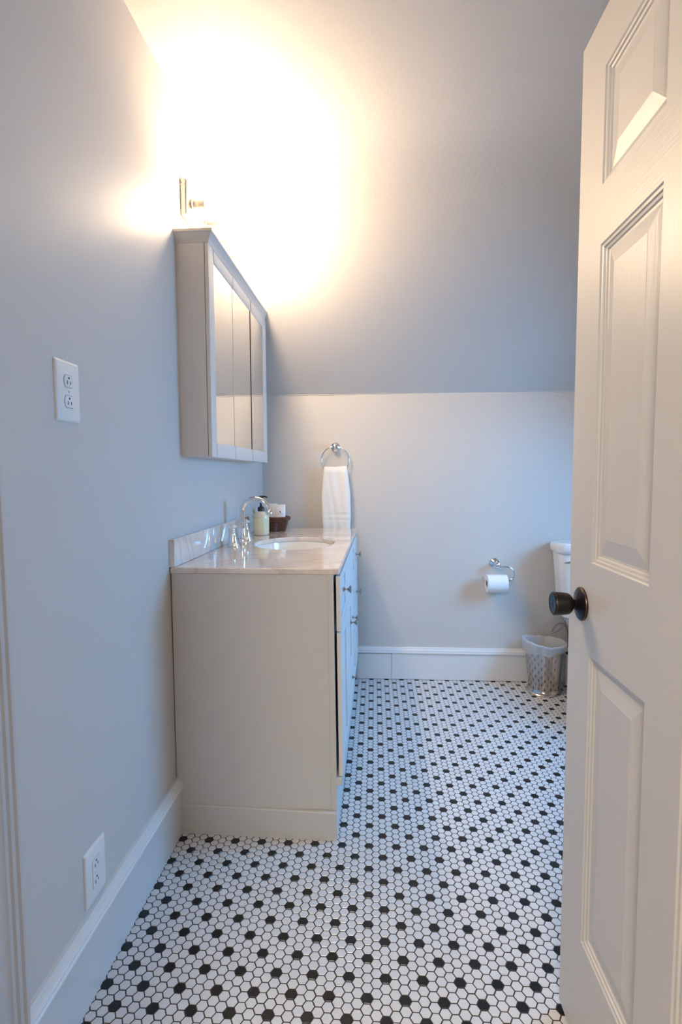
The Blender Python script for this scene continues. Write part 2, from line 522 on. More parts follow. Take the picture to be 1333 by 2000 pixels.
win = bpy.data.objects.new('window_1', None); C.objects.link(win); win.location = Vector((XR, 34, WZ0)) * S; struct(win)
f = MB()
for (a, b, c, d) in ((WY0, WY0 + 2, WZ0, WZ1), (WY1 - 2, WY1, WZ0, WZ1), (WY0 + 2, WY1 - 2, WZ0, WZ0 + 2), (WY0 + 2, WY1 - 2, WZ1 - 2, WZ1), (WY0 + 2, WY1 - 2, 49, 51)):
    f.box(XR + 2, XR + 4, a, b, c, d)
obj('window_frame', f, M_trim, win, bevel=0.1)
f = MB()
for (a, b, c, d) in ((WY0 - 3.2, WY0, WZ0 - 1, WZ1 + 3.5), (WY1, WY1 + 3.2, WZ0 - 1, WZ1 + 3.5), (WY0, WY1, WZ1, WZ1 + 3.5)):
    f.box(XR - 0.8, XR, a, b, c, d)
obj('window_casing', f, M_trim, win, bevel=0.1)
obj('window_sill', MB().box(XR - 1.6, XR + 2, WY0 - 3.6, WY1 + 3.6, WZ0 - 2, WZ0 - 0.9), M_trim, win, bevel=0.15)
obj('pane', MB().box(XR + 2.9, XR + 3.05, WY0 + 2, WY1 - 2, WZ0 + 2, 49).box(XR + 2.9, XR + 3.05, WY0 + 2, WY1 - 2, 51, WZ1 - 2), M_glass, win, smooth=False)

# baseboards: tall plank with a moulded cap
def bb_profile(h=7.55, t=0.72):
    """(offset from wall, height)"""
    return [(0, 0), (t, 0), (t, 6.05), (t + 0.02, 6.1), (t + 0.24, 6.2), (t + 0.26, 6.42), (t + 0.12, 6.6), (t + 0.16, 6.78), (t + 0.05, 6.98), (t - 0.22, 7.1), (t - 0.25, 7.3), (t - 0.32, h), (0, h)]
def build_bb_left():
    pr = bb_profile(); n = len(pr); rings = []
    for y in (-16.2, -5, 5, 15.3):
        rings.append([(left_x(y, z) + d - 0.03, y, z) for d, z in pr])
    struct(obj('baseboard_left', MB().loft(rings), M_trim))
build_bb_left()
def build_bb_back():
    o = bpy.data.objects.new('baseboard_back', None); C.objects.link(o); o.location = Vector((10, YB, 0)) * S; struct(o)
    cap = [(YB - d, z) for d, z in [(0, 6.1), (0.72, 6.1), (0.98, 6.22), (1.0, 6.44), (0.84, 6.62), (0.88, 6.8), (0.77, 7.0), (0.5, 7.12), (0.47, 7.32), (0.4, 7.5), (0, 7.5)]]
    obj('cap_moulding', MB().prism(cap, 0, -26.5, XR), M_trim, o)
    obj('plank', MB().box(-26.5, 2.84, YB - 0.74, YB, 0.08, 6.02), M_trim, o, bevel=0.03)
    obj('plank', MB().box(2.92, XR, YB - 0.72, YB, 0.08, 6.09), M_trim, o, bevel=0.03)
build_bb_back()

# casing on the left wall beside the camera
def build_casing():
    xw = left_x(-16, 30)
    pr = [(0, -16.15), (0.9, -16.15), (1.0, -16.35), (1.0, -16.6), (0.85, -16.75), (0.85, -17.1), (0.7, -17.25), (0.72, -17.6), (0.6, -17.75), (0.55, -18.6), (0.62, -18.8), (0.5, -19.0), (0.45, -19.8), (0.55, -20.0), (0.5, -20.3), (0, -20.3)]
    mb = MB()
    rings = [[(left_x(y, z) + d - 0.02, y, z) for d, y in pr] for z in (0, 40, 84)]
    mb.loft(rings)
    struct(obj('trim_1', mb, mat('shaded_beige_casing_paint', (0.56, 0.53, 0.50), 0.4)))  # beige colour darkened to carry the weaker light on the casing
build_casing()

# ------------------------------------------------------------ the open six-panel door
def build_door():
    X = 15.45; T = 1.4
    Y0, Y1 = -35.4, -5.45           # hinge edge, latch edge
    Z0, Z1 = 0.45, 80.5
    root = bpy.data.objects.new('door_1', None); C.objects.link(root)
    root.location = Vector((X + T / 2, Y0, Z0)) * S; struct(root)
    cols = [(-18.4, -9.8), (-31.0, -22.4)]
    rows = [(9.9, 33.3), (40.5, 64.0), (68.2, 76.4)]
    # slab built on a grid so the panels can be sunk into it
    sl = MB()
    ybr = sorted({Y0, Y1, *[a for c in cols for a in c]}); zbr = sorted({Z0, Z1, *[a for r in rows for a in r]})
    for side, xs in ((0, X), (1, X + T)):
        for i in range(len(ybr) - 1):
            for j in range(len(zbr) - 1):
                y0, y1, z0, z1 = ybr[i], ybr[i + 1], zbr[j], zbr[j + 1]
                inside = any(c[0] <= y0 and y1 <= c[1] for c in cols) and any(r[0] <= z0 and z1 <= r[1] for r in rows)
                if inside: continue
                rail = any(z0 >= a and z1 <= b for a, b in ((Z0, rows[0][0]), (rows[0][1], rows[1][0]), (rows[1][1], rows[2][0]), (rows[2][1], Z1)))
                stile = (i == 0 or i == len(ybr) - 2)
                m = M_doory if (rail and not stile) else M_doorz
                sl.add([(xs, y0, z0), (xs, y1, z0), (xs, y1, z1), (xs, y0, z1)], [(0, 1, 2, 3) if side else (3, 2, 1, 0)], m)
    # edges
    a = [(X, Y0), (X + T, Y0), (X + T, Y1), (X, Y1)]
    for k in (0, 2):
        (xa, ya), (xb, yb) = a[k], a[(k + 1) % 4]
        sl.add([(xa, ya, Z0), (xb, yb, Z0), (xb, yb, Z1), (xa, ya, Z1)], [(0, 1, 2, 3)], M_doorz)
    sl.add([(X, Y0, Z1), (X + T, Y0, Z1), (X + T, Y1, Z1), (X, Y1, Z1)], [(0, 1, 2, 3)], M_doorz)
    sl.add([(X, Y0, Z0), (X + T, Y0, Z0), (X + T, Y1, Z0), (X, Y1, Z0)], [(3, 2, 1, 0)], M_doorz)
    obj('door_slab', sl, None, root, smooth=False, fix=False)
    # sunk panels: stepped moulding, cove, raised field
    steps = [(0, 0), (0.10, 0.10), (0.28, 0.13), (0.34, 0.24), (0.52, 0.28), (0.60, 0.38), (0.78, 0.40), (1.95, 0.17), (2.0, 0.15)]
    for c in cols:
        for r in rows:
            p = MB()
            for side, xs, sg in ((0, X, 1), (1, X + T, -1)):
                rings = []
                for ins, dep in steps:
                    x = xs + sg * dep
                    y0, y1, z0, z1 = c[0] + ins, c[1] - ins, r[0] + ins, r[1] - ins
                    rings.append([(x, y0, z0), (x, y1, z0), (x, y1, z1), (x, y0, z1)])
                for i in range(len(rings) - 1):
                    q = rings[i] + rings[i + 1]
                    fs = [(k, (k + 1) % 4, 4 + (k + 1) % 4, 4 + k) for k in range(4)]
                    if side == 0: fs = [t[::-1] for t in fs]
                    p.add(q, fs, M_doorz)
                p.add(rings[-1], [(3, 2, 1, 0) if side == 0 else (0, 1, 2, 3)], M_doorz)
            obj('door_panel', p, None, root, smooth=False, fix=False)
    # knobs: tulip shape on a round rose
    ky, kz = -8.15, 36.95
    for sgn, x0 in ((-1, X), (1, X + T)):
        k = MB().lathe([(0.40, 0.1), (0.36, 0.5), (0.34, 0.62), (0.42, 0.72), (0.66, 0.86), (0.83, 1.05), (0.88, 1.3), (0.91, 1.7), (0.92, 1.95), (0.94, 2.18), (0.91, 2.27), (0.84, 2.31), (0.82, 2.28), (0.1, 2.28), (0.08, 2.22), (0.01, 2.22)], (x0, ky, kz), 0, 40, M_bronze, sgn=sgn)
        kn = obj('door_knob', k, None, root)
        r = MB().lathe([(1.32, 0), (1.32, 0.12), (1.28, 0.20), (1.22, 0.24), (1.0, 0.30), (0.6, 0.45), (0.42, 0.6), (0.3, 0.6)], (x0, ky, kz), 0, 44, M_bronze, sgn=sgn)
        obj('rose', r, None, kn)
        e = MB().lathe([(1.325, 0.10), (1.335, 0.13), (1.325, 0.16)], (x0, ky, kz), 0, 44, M_copper, sgn=sgn, cap=False)
        e.lathe([(0.938, 2.17), (0.944, 2.185), (0.936, 2.2)], (x0, ky, kz), 0, 44, M_copper, sgn=sgn, cap=False)
        obj('worn_edge', e, None, kn, fix=False)
    obj('latch_plate', MB().box(X + 0.2, X + T - 0.2, Y1 - 0.02, Y1 + 0.04, kz - 1.1, kz + 1.1), M_bronze, root, smooth=False)
    for z in (9, 40, 72):
        h = MB()
        h.lathe([(0.28, 0), (0.28, 3.5)], (X - 0.1, Y0 - 0.25, z), 2, 16)
        obj('hinge', h, M_bronze, root)
build_door()

# ------------------------------------------------------------ bathroom vanity
VX0, VY0, VY1 = -27.1, 15.25, 65.2
def vwarp(p):
    x, y, z = p
    u = min(1.0, max(0.0, (x + 27.1) / 21.5))
    t = (y - 15.2) / 50.0
    x2 = x + u * 0.48 * t + 0.42 * (1 - min(z, 35) / 35.0) * (0.35 + 0.65 * u)
    if u < 0.05: x2 = x + 0.4 * max(0, t)
    return (x2, y, z)

def shaker(mb, x0, x1, ya, yb, za, zb, rail=1.9):
    """front facing +x with a framed, sunk and raised centre"""
    mb.box(x0, x1, ya, ya + rail, za, zb).box(x0, x1, yb - rail, yb, za, zb)
    mb.box(x0, x1 - 0.003, ya + rail, yb - rail, za, za + rail).box(x0, x1 - 0.003, ya + rail, yb - rail, zb - rail, zb)
    mb.box(x0 + 0.1, x1 - 0.22, ya + rail - 0.1, yb - rail + 0.1, za + rail - 0.1, zb - rail + 0.1)
    if zb - za > 5.5:
        i = rail + 0.3
        a, b, c, d = ya + i, yb - i, za + i, zb - i
        if b > a and d > c:
            j = 0.8; xa, xb = x1 - 0.22, x1 - 0.09
            vs = [(xa, a, c), (xa, b, c), (xa, b, d), (xa, a, d), (xb, a + j, c + j), (xb, b - j, c + j), (xb, b - j, d - j), (xb, a + j, d - j)]
            mb.add(vs, [(0, 1, 5, 4), (1, 2, 6, 5), (2, 3, 7, 6), (3, 0, 4, 7), (4, 5, 6, 7)])
    return mb

def build_vanity():
    global WARP
    WARP = vwarp
    root = thing('vanity_cabinet', 'off-white floor-standing vanity cabinet with shaker drawers and doors against the left wall', 'bathroom cabinet', (-17, 40, 0))
    xf = -6.25
    b = MB()
    b.box(VX0, xf - 0.75, VY0, VY0 + 0.6, 3.8, 34.74)              # near side panel
    b.box(VX0, xf, VY1 - 0.6, VY1, 0.1, 34.74)                     # far side panel
    b.box(VX0, VX0 + 0.4, VY0 + 0.6, VY1 - 0.6, 0.1, 34.74)        # back
    b.box(VX0 + 0.4, xf - 0.8, VY0 + 0.6, VY1 - 0.6, 7.1, 7.7)     # bottom shelf
    obj('body', b, M_vanity, root, bevel=0.04)
    ff = MB()
    ff.box(xf - 0.75, xf, VY0 - 0.09, VY0 + 1.2, 3.8, 34.74)
    for y in (27.4, 53.6): ff.box(xf - 0.7, xf, y - 0.6, y + 0.6, 7.1, 34.74)
    ff.box(xf - 0.7, xf, VY1 - 1.4, VY1, 7.1, 34.74)
    ff.box(xf - 0.7, xf - 0.002, VY0 + 1.2, VY1 - 1.4, 33.4, 34.74)
    ff.box(xf - 0.7, xf - 0.002, VY0 + 1.2, VY1 - 1.4, 26.4, 28.0)
    ff.box(xf - 0.7, xf + 0.72, VY0 - 0.05, VY1, 7.15, 8.15)
    obj('face_frame', ff, M_vanity, root, bevel=0.04)
    obj('toe_kick', MB().box(xf - 0.35, xf + 0.02, VY0 + 0.0, VY1, 0.02, 7.14), M_front, root, bevel=0.03)
    bb = MB()
    yl, yr = 15.05, 14.62
    vs = []
    for (x, yy, zt) in ((VX0 + 0.55, yl, 3.95), (-6.35, yr, 3.75)):
        vs += [(x, yy, 0.02), (x, VY0 + 0.3, 0.02), (x, VY0 + 0.3, zt), (x, yy + 0.12, zt), (x, yy, zt - 0.12)]
    bb.add(vs, [(0, 1, 2, 3, 4), (9, 8, 7, 6, 5)] + [(k, (k + 1) % 5, 5 + (k + 1) % 5, 5 + k) for k in range(5)])
    base = obj('base_board', bb, M_vanity, root)
    for z in (2.9, 1.35):
        obj('nail', MB().lathe([(0.07, -0.03), (0.07, 0.02)], (-6.85, 14.66, z), 1, 10), M_nickel, base)
    x0, x1 = xf + 0.30, xf + 0.84
    def knob(par, y, z):
        k = MB().lathe([(0.36, 0.0), (0.34, 0.06), (0.17, 0.16), (0.12, 0.35), (0.12, 0.55), (0.26, 0.72), (0.5, 0.86), (0.56, 0.96), (0.52, 1.06), (0.3, 1.12), (0.02, 1.14)], (x1 - 0.01, y, z), 0, 24)
        obj('knob', k, M_nickel, par)
    def front(kind, ya, yb, za, zb, knobs):
        mb = shaker(MB(), x0, x1, ya, yb, za, zb, 1.9 if kind == 'door' else 1.3)
        o = obj(kind, mb, M_front, root, bevel=0.035)
        for y, z in knobs: knob(o, y, z)
    g = 0.09
    front('drawer', VY0 + 0.3, 27.4 - g, 27.35, 34.45, [(21.4, 31.55)])
    front('door', VY0 + 0.3, 27.4 - g, 8.25, 27.15, [])
    front('false_front', 27.4 + g, 53.6 - g, 27.35, 34.45, [])
    front('door', 27.4 + g, 40.5 - g / 2, 14.4, 27.15, [(38.2, 22.2)])
    front('door', 40.5 + g / 2, 53.6 - g, 14.4, 27.15, [(42.8, 21.8)])
    front('drawer', 27.4 + g, 53.6 - g, 8.25, 14.2, [(40.4, 11.8)])
    front('drawer', 53.6 + g, VY1 - 0.1, 27.0, 34.45, [(59.6, 30.7)])
    front('drawer', 53.6 + g, VY1 - 0.1, 17.2, 26.8, [(59.6, 22.8)])
    front('drawer', 53.6 + g, VY1 - 0.1, 8.25, 17.0, [])
    # countertop with an oval cut-out
    top = thing('vanity_countertop', 'polished cream marble countertop with a short backsplash on the vanity', 'countertop', (-17, 40, 34.76))
    zt, zb = 35.5, 34.76
    cx, cy, rx, ry = -15.0, 40.3, 6.75, 8.4
    X0, X1, Y0, Y1 = -27.15, -5.42, 15.1, 65.6
    r = 0.35
    outer = []
    def corner(xc, yc, a0):
        for k in range(5):
            a = a0 + k * PI / 8; outer.append((xc + r * math.cos(a), yc + r * math.sin(a)))
    outer.append((X0, Y1)); outer.append((X0, Y0))
    corner(X1 - r, Y0 + r, -PI / 2); corner(X1 - r, Y1 - r, 0)
    # resample the outline radially so both loops share a vertex count
    N = 96
    def ray_hit(a):
        d = (math.cos(a), math.sin(a)); best = None
        for i in range(len(outer)):
            p, q = outer[i], outer[(i + 1) % len(outer)]
            ex, ey = q[0] - p[0], q[1] - p[1]
            den = d[0] * ey - d[1] * ex
            if abs(den) < 1e-9: continue
            t = ((p[0] - cx) * ey - (p[1] - cy) * ex) / den
            s = ((p[0] - cx) * d[1] - (p[1] - cy) * d[0]) / den
            if t > 0 and -1e-6 <= s <= 1 + 1e-6 and (best is None or t < best): best = t
        return (cx + d[0] * best, cy + d[1] * best)
    angs = sorted([2 * PI * k / N for k in range(N)] + [math.atan2(p[1] - cy, p[0] - cx) % (2 * PI) for p in outer])
    def shrink(p, e):
        return (min(max(p[0], X0 + e), X1 - e), min(max(p[1], Y0 + e), Y1 - e))
    O = [ray_hit(a) for a in angs]; e = 0.13
    I = [(cx + rx * math.cos(a), cy + ry * math.sin(a)) for a in angs]
    # ellipse points need the ray direction, not the ellipse parameter
    I = []
    for a in angs:
        d = (math.cos(a), math.sin(a)); t = 1 / math.sqrt((d[0] / rx) ** 2 + (d[1] / ry) ** 2); I.append((cx + d[0] * t, cy + d[1] * t))
    def grow(p, s): return (cx + (p[0] - cx) * s, cy + (p[1] - cy) * s)
    rings = [[(*p, zb) for p in I], [(*p, zt - 0.1) for p in I], [(*grow(p, 1.015), zt) for p in I], [(*shrink(p, e), zt) for p in O],
             [(*p, zt - e) for p in O], [(*p, zb + 0.05) for p in O], [(*shrink(p, 0.05), zb) for p in O], [(*p, zb) for p in I]]
    def topwarp(p):
        x, y, z = p
        u = (x + 27.1) / 21.7; t = (y - 15.1) / 50.0
        return (x + max(u, 0) * 0.55 * t + (0.4 * t if u < 0.05 else 0), y, z)
    WARP = topwarp
    obj('slab', MB().loft(rings, cap=False), M_marble, top)
    WARP = None
    mb = MB().add([(-27.35, 15.1, 35.52), (-26.55, 15.1, 35.52), (-25.95, 65.6, 35.52), (-26.9, 65.6, 35.52), (-27.35, 15.1, 39.1), (-26.55, 15.1, 39.1), (-25.95, 65.6, 39.1), (-26.9, 65.6, 39.1)],
                  [(3, 2, 1, 0), (4, 5, 6, 7), (0, 1, 5, 4), (1, 2, 6, 5), (2, 3, 7, 6), (3, 0, 4, 7)])
    obj('backsplash', mb, M_marble, top, bevel=0.06)
    # undermount basin
    basin = thing('sink_basin', 'white oval porcelain sink basin set under the marble countertop', 'sink', (cx, cy, 29.5))
    N = 64; rr = []
    for s, z in ((1.06, 34.72), (1.0, 34.7), (0.985, 34.3), (0.95, 33.2), (0.88, 31.8), (0.76, 30.6), (0.55, 29.9), (0.3, 29.7), (0.16, 29.65)):
        rr.append([(cx + rx * s * math.cos(2 * PI * k / N), cy + ry * s * math.sin(2 * PI * k / N), z) for k in range(N)])
    for s, z in ((0.16, 29.3), (0.5, 29.5), (0.8, 30.2), (0.95, 31.5), (1.03, 33.2), (1.06, 34.72)):
        rr.append([(cx + rx * s * math.cos(2 * PI * k / N), cy + ry * s * math.sin(2 * PI * k / N), z) for k in range(N)])
    obj('bowl', MB().loft(rr, cap=False), M_porc, basin)
    obj('drain', MB().lathe([(1.05, 0), (1.05, 0.08), (0.8, 0.1), (0.75, 0.02), (0.3, 0.05)], (cx, cy, 29.66), 2, 32), M_chrome, basin)
build_vanity()

# widespread faucet
def build_faucet():
    fx, fy, z = -23.95, 40.0, 35.5
    root = thing('faucet', 'chrome gooseneck faucet with two white-tipped handles behind the sink', 'faucet', (fx, fy, z))
    m = MB()
    m.lathe([(0.98, 0), (0.98, 0.18), (0.86, 0.28), (0.88, 0.42), (0.74, 0.55), (0.60, 0.8), (0.66, 1.1), (0.62, 1.5), (0.52, 2.2), (0.46, 3.1), (0.47, 3.2), (0.58, 3.3), (0.58, 3.45), (0.44, 3.55)], (fx, fy, z), 2, 32)
    obj('base', m, M_chrome, root)
    pts = [(fx, fy, z + 3.4), (fx, fy, z + 4.6)]
    R = 2.3
    for k in range(0, 25):
        a = PI - k / 24 * PI * 0.93
        pts.append((fx + R + R * math.cos(a), fy, z + 5.4 + R * math.sin(a)))
    last = Vector(pts[-1]); dirv = (Vector(pts[-1]) - Vector(pts[-2])).normalized()
    pts.append(tuple(last + dirv * 0.35))
    sp = MB().tube(pts, 0.42, 20)
    spout = obj('spout', sp, M_chrome, root)
    e = last + dirv * 0.3
    obj('aerator', MB().tube([e - dirv * 0.05, e + dirv * 0.02, e + dirv * 0.1, e + dirv * 0.65], [0.44, 0.58, 0.62, 0.55], 20), M_chrome, spout)
    fx -= 0.4
    for sy in (-4.6, 4.6):
        y = fy + sy
        h = MB().lathe([(1.05, 0), (1.05, 0.16), (0.95, 0.24), (0.92, 0.4), (0.8, 0.5), (0.74, 0.8), (0.62, 1.35), (0.46, 1.9), (0.34, 2.35), (0.36, 2.42), (0.36, 2.6), (0.24, 2.7), (0.22, 2.9)], (fx, y, z), 2, 32)
        hd = obj('handle', h, M_chrome, root)
        k = MB().sphere((fx, y, z + 3.3), 0.42, None, 20, 12, 1, 1, 0.9)
        for a in (0.5, 0.5 + PI / 2, 0.5 + PI, 0.5 + 1.5 * PI):
            d = Vector((math.cos(a), math.sin(a), 0)); c0 = Vector((fx, y, z + 3.3))
            k.tube([c0, c0 + d * 0.4, c0 + d * 0.56, c0 + d * 0.6], [0.2, 0.2, 0.26, 0.2], 12)
        obj('cross_knob', k, M_porc, hd)
        obj('finial', MB().lathe([(0.2, 0), (0.22, 0.08), (0.12, 0.16), (0.02, 0.2)], (fx, y, z + 3.62), 2, 16), M_chrome, hd)
build_faucet()

# hand soap
def build_soap():
    x, y, z = -23.25, 52.3, 35.5
    root = thing('soap_bottle', 'cream hand soap bottle with a black pump and pale green label beside the basket', 'soap bottle', (x, y, z))
    prof = [(1.35, 0), (1.5, 0.1), (1.56, 0.25), (1.56, 3.6), (1.5, 3.9), (1.28, 4.25), (0.9, 4.5), (0.62, 4.62), (0.55, 4.75)]
    obj('bottle', MB().lathe(prof, (x, y, z), 2, 48), M_soap, root)
    obj('label_band', MB().lathe([(1.565, 1.1), (1.572, 1.12), (1.572, 3.35), (1.565, 3.37)], (x, y, z), 2, 48, cap=False), M_soaplabel, root, fix=False)
    p = MB().lathe([(0.62, 4.7), (0.64, 5.35), (0.55, 5.5), (0.3, 5.6), (0.26, 5.7), (0.2, 5.75), (0.2, 7.3)], (x, y, z), 2, 28)
    pu = obj('pump', p, M_black, root)
    n = MB().lathe([(0.42, 7.2), (0.46, 7.3), (0.46, 7.55), (0.4, 7.65)], (x, y, z), 2, 24)
    n.tube([(x - 0.55, y, z + 7.5), (x, y, z + 7.52), (x + 0.6, y, z + 7.55), (x + 1.1, y, z + 7.5), (x + 1.3, y, z + 7.25)], [0.1, 0.2, 0.18, 0.13, 0.1], 12)
    obj('nozzle', n, M_black, pu)
build_soap()

# wicker basket with packets
def build_basket():
    x, y, z = -21.75, 59.6, 35.5
    root = thing('wicker_basket', 'reddish brown wicker basket holding white packets at the far end of the counter', 'basket', (x, y, z))
    rows = 13; H = 2.85
    def rad(t): return (2.0 + 0.72 * t, 1.75 + 0.6 * t)
    w = MB()
    nst = 26
    for r in range(rows):
        t = r / (rows - 1); rx, ry = rad(t); pts = []
        for k in range(nst * 4):
            a = 2 * PI * k / (nst * 4)
            wob = 0.085 * math.cos(nst * a + PI * r)
            pts.append((x + (rx + wob) * math.cos(a), y + (ry + wob) * math.sin(a), z + 0.16 + t * (H - 0.2)))
        w.tube(pts, 0.115, 6, closed=True)
    w.lathe([(1.95, 0.02), (1.95, 0.14)], (x, y, z), 2, 32, sy=1.7 / 1.95)
    body = obj('woven_body', w, M_wicker, root)
    s = MB()
    for k in range(nst):
        a = 2 * PI * (k + 0.5) / nst
        r0, r1 = rad(0), rad(1)
        s.tube([(x + r0[0] * math.cos(a), y + r0[1] * math.sin(a), z + 0.08), (x + r1[0] * math.cos(a), y + r1[1] * math.sin(a), z + H)], 0.08, 6)
    obj('stakes', s, M_wicker, root)
    rm = MB()
    for ph in (0, PI):
        pts = []
        for k in range(160):
            a = 2 * PI * k / 160; rx, ry = rad(1.0)
            q = 20 * a + ph
            pts.append((x + (rx + 0.07 + 0.12 * math.cos(q)) * math.cos(a), y + (ry + 0.07 + 0.12 * math.cos(q)) * math.sin(a), z + H + 0.02 + 0.12 * math.sin(q)))
        rm.tube(pts, 0.13, 6, closed=True)
    obj('rim', rm, M_wicker, root)
    hd = MB()
    pts = [(x + 2.85 + 0.28 * math.sin(k / 12 * 2 * PI), y - 0.2 + 0.1 * math.cos(k / 12 * 2 * PI), z + H - 0.1 + 0.32 * math.cos(k / 12 * 2 * PI)) for k in range(12)]
    hd.tube(pts, 0.11, 6, closed=True)
    obj('side_loop', hd, M_wicker, root)
    return x, y, z
bx, by, bz = build_basket()

def packet(label, cx, cy, cz, w, h, rz, tilt, marks):
    root = thing('toiletry_packet', label, 'toiletry packet', (cx, cy, cz), 'white toiletry packets in the basket')
    m = MB(); N, K = 10, 12; rings = []
    for j in range(K + 1):
        t = j / K
        th = 0.05 + 0.33 * math.sin(PI * min(1, t * 1.05)) ** 0.6 if 0 < j < K else 0.03
        ring = []
        for k in range(2 * N):
            s = k / N if k <= N else 2 - k / N
            side = -1 if k < N else 1
            xx = (s - 0.5) * w * (1 - 0.03 * math.sin(PI * t))
            bulge = th * max(0.08, math.sin(PI * s)) ** 0.7
            ring.append(Vector((xx, side * bulge, t * h + 0.04 * math.sin(9 * s + 3 * w) * (1 if j == K else 0))))
        rings.append(ring)
    rot = Matrix.Rotation(rz, 3, 'Z') @ Matrix.Rotation(tilt, 3, 'X')
    c = Vector((cx, cy, cz))
    m.loft([[c + rot @ p for p in r] for r in rings])
    body = obj('packet_body', m, M_packet, root)
    if marks:
        def flat(name, pts, mm, d=-0.42):
            q = MB(); q.add([c + rot @ Vector((a, d, b)) for a, b in pts] + [c + rot @ Vector((a, d + 0.02, b)) for a, b in pts],
                            [tuple(range(len(pts))), tuple(range(len(pts), 2 * len(pts)))[::-1]] + [(k, (k + 1) % len(pts), len(pts) + (k + 1) % len(pts), len(pts) + k) for k in range(len(pts))])
            obj(name, q, mm, root, smooth=False)
        lz = h * 0.62
        flat('leaf_mark', [(-0.16, lz + 0.24), (0.0, lz + 0.2), (0.13, lz + 0.0), (0.12, lz - 0.2), (-0.03, lz - 0.12), (-0.14, lz + 0.04)], M_ink)
        for k in range(7):
            a = -0.5 + k * 0.145
            flat('print_mark', [(a, lz - 0.42), (a + 0.1, lz - 0.42), (a + 0.1, lz - 0.34), (a, lz - 0.34)], M_greyink)
packet('white toiletry packet with a small black leaf print, right side of the wicker basket', bx + 1.15, by - 0.75, bz + 1.5, 2.15, 4.1, 0.12, -0.10, True)
packet('plain white toiletry packet leaning on the left side of the wicker basket', bx - 0.75, by + 0.1, bz + 1.5, 2.2, 4.25, -0.1, -0.12, False)
packet('cream toiletry packet half hidden between the other two packets in the basket', bx + 0.1, by + 0.95, bz + 1.4, 2.0, 3.9, 0.25, -0.05, False)

# ------------------------------------------------------------ medicine cabinet
def build_medicine_cabinet():
    root = thing('medicine_cabinet', 'white three-door mirrored medicine cabinet hung on the left wall', 'medicine cabinet', (-25, 39, 49.8))
    y0, y1 = 20.4, 57.7; xb = -23.55; z0, z1 = 49.85, 77.9
    obj('body', MB().box(-27.4, xb, y0, y1, z0, z1), M_medcab, root, bevel=0.03)
    # crown: cove profile wrapped round three sides, mitred
    prof = [(0.02, 77.9), (0.12, 78.0), (0.16, 78.2), (0.34, 78.5), (0.62, 78.85), (0.74, 79.0), (0.84, 79.06), (0.84, 79.4)]
    xd = -23.0
    cr = MB(); rings = []
    for d, z in prof:
        rings.append([(-27.4, y0 - d, z), (xd + d * 0.95, y0 - d, z), (xd + d * 0.95, y1 + d, z), (-27.4, y1 + d, z)])
    cr.loft(rings)
    obj('crown_moulding', cr, M_medcab, root)
    xa = -23.47; xf = -22.98; za, zb, zr = 49.75, 77.95, 76.2
    cuts = [(y0 + 0.05, 32.75, 'near'), (32.85, 44.6, 'mid'), (44.72, y1 - 0.02, 'far')]
    st, rl = 2.5, 2.1
    for a, b, k in cuts:
        m = MB()
        dx = {'near': 0.0, 'mid': 0.03, 'far': 0.11}[k]
        A = a + (st if k == 'near' else 0.0); B = b - (st if k == 'far' else 0.0)
        m.box(xa, xf - 0.17 + dx, a, b, za, zb)
        if k == 'near': m.prism([(xf - 0.17, a), (xf - 0.02, a + 0.02), (xf + 0.0, a + 0.16), (xf, A - 0.25), (xf - 0.12, A), (xf - 0.17, A)], 2, za, zb)
        if k == 'far': m.prism([(xf - 0.17 + dx, B), (xf - 0.12 + dx, B), (xf + dx, B + 0.25), (xf + dx, b - 0.16), (xf - 0.02 + dx, b - 0.02), (xf - 0.17 + dx, b)], 2, za, zb)
        m.prism([(xf - 0.17 + dx, za), (xf - 0.02 + dx, za + 0.02), (xf + dx, za + 0.16), (xf + dx, za + rl - 0.25), (xf - 0.12 + dx, za + rl), (xf - 0.17 + dx, za + rl)], 1, A, B)
        m.prism([(xf - 0.17 + dx, zr), (xf - 0.12 + dx, zr), (xf + dx, zr + 0.25), (xf + dx, zb - 0.16), (xf - 0.02 + dx, zb - 0.02), (xf - 0.17 + dx, zb)], 1, A, B)
        d = obj('door', m, M_medcab, root)
        e = 0.012
        obj('mirror', MB().box(xf - 0.175 + dx, xf - 0.155 + dx, A + (0.0 if k == 'near' else 0.04), B - (0.0 if k == 'far' else 0.04), za + rl - 0.02, zr + 0.02), M_mirror, d, smooth=False)
        if k == 'far': obj('seam_shade_strip', MB().box(xf - 0.17, xf - 0.16 + dx, A - 0.03, A + 0.035, za + rl, zr), M_dark, d, smooth=False)  # near-black strip paints in the shade of the door seam
build_medicine_cabinet()

# ------------------------------------------------------------ strip light over the cabinet
def build_sconce():
    root = thing('vanity_light', 'brushed nickel four-bulb strip light glowing above the mirrored cabinet', 'wall lamp', (-27, 34, 85))
    y0, y1, z0, z1 = 22.6, 47.0, 82.6, 87.4
    m = MB().box(-27.6, -26.45, y0, y1, z0, z1)
    obj('backplate', m, M_nickel, root, bevel=0.22)
    for k in range(4):
        y = 25.0 + k * 6.2; z = 84.8
        s = obj('socket', MB().lathe([(0.95, 0), (0.95, 0.2), (0.72, 0.3), (0.72, 1.7), (0.8, 1.75), (0.8, 1.95), (0.6, 1.95)], (-26.47, y, z), 0, 28), M_nickel, root)
        b = MB().lathe([(0.45, 1.8), (0.5, 1.98)] + [(1.45 * math.sin(a), 3.35 - 1.45 * math.cos(a)) for a in [0.42 + i * (PI - 0.42) / 12 for i in range(12)]] + [(0.02, 4.8)], (-26.5, y, z), 0, 24)
        obj('globe_bulb', b, M_bulb, s)
build_sconce()

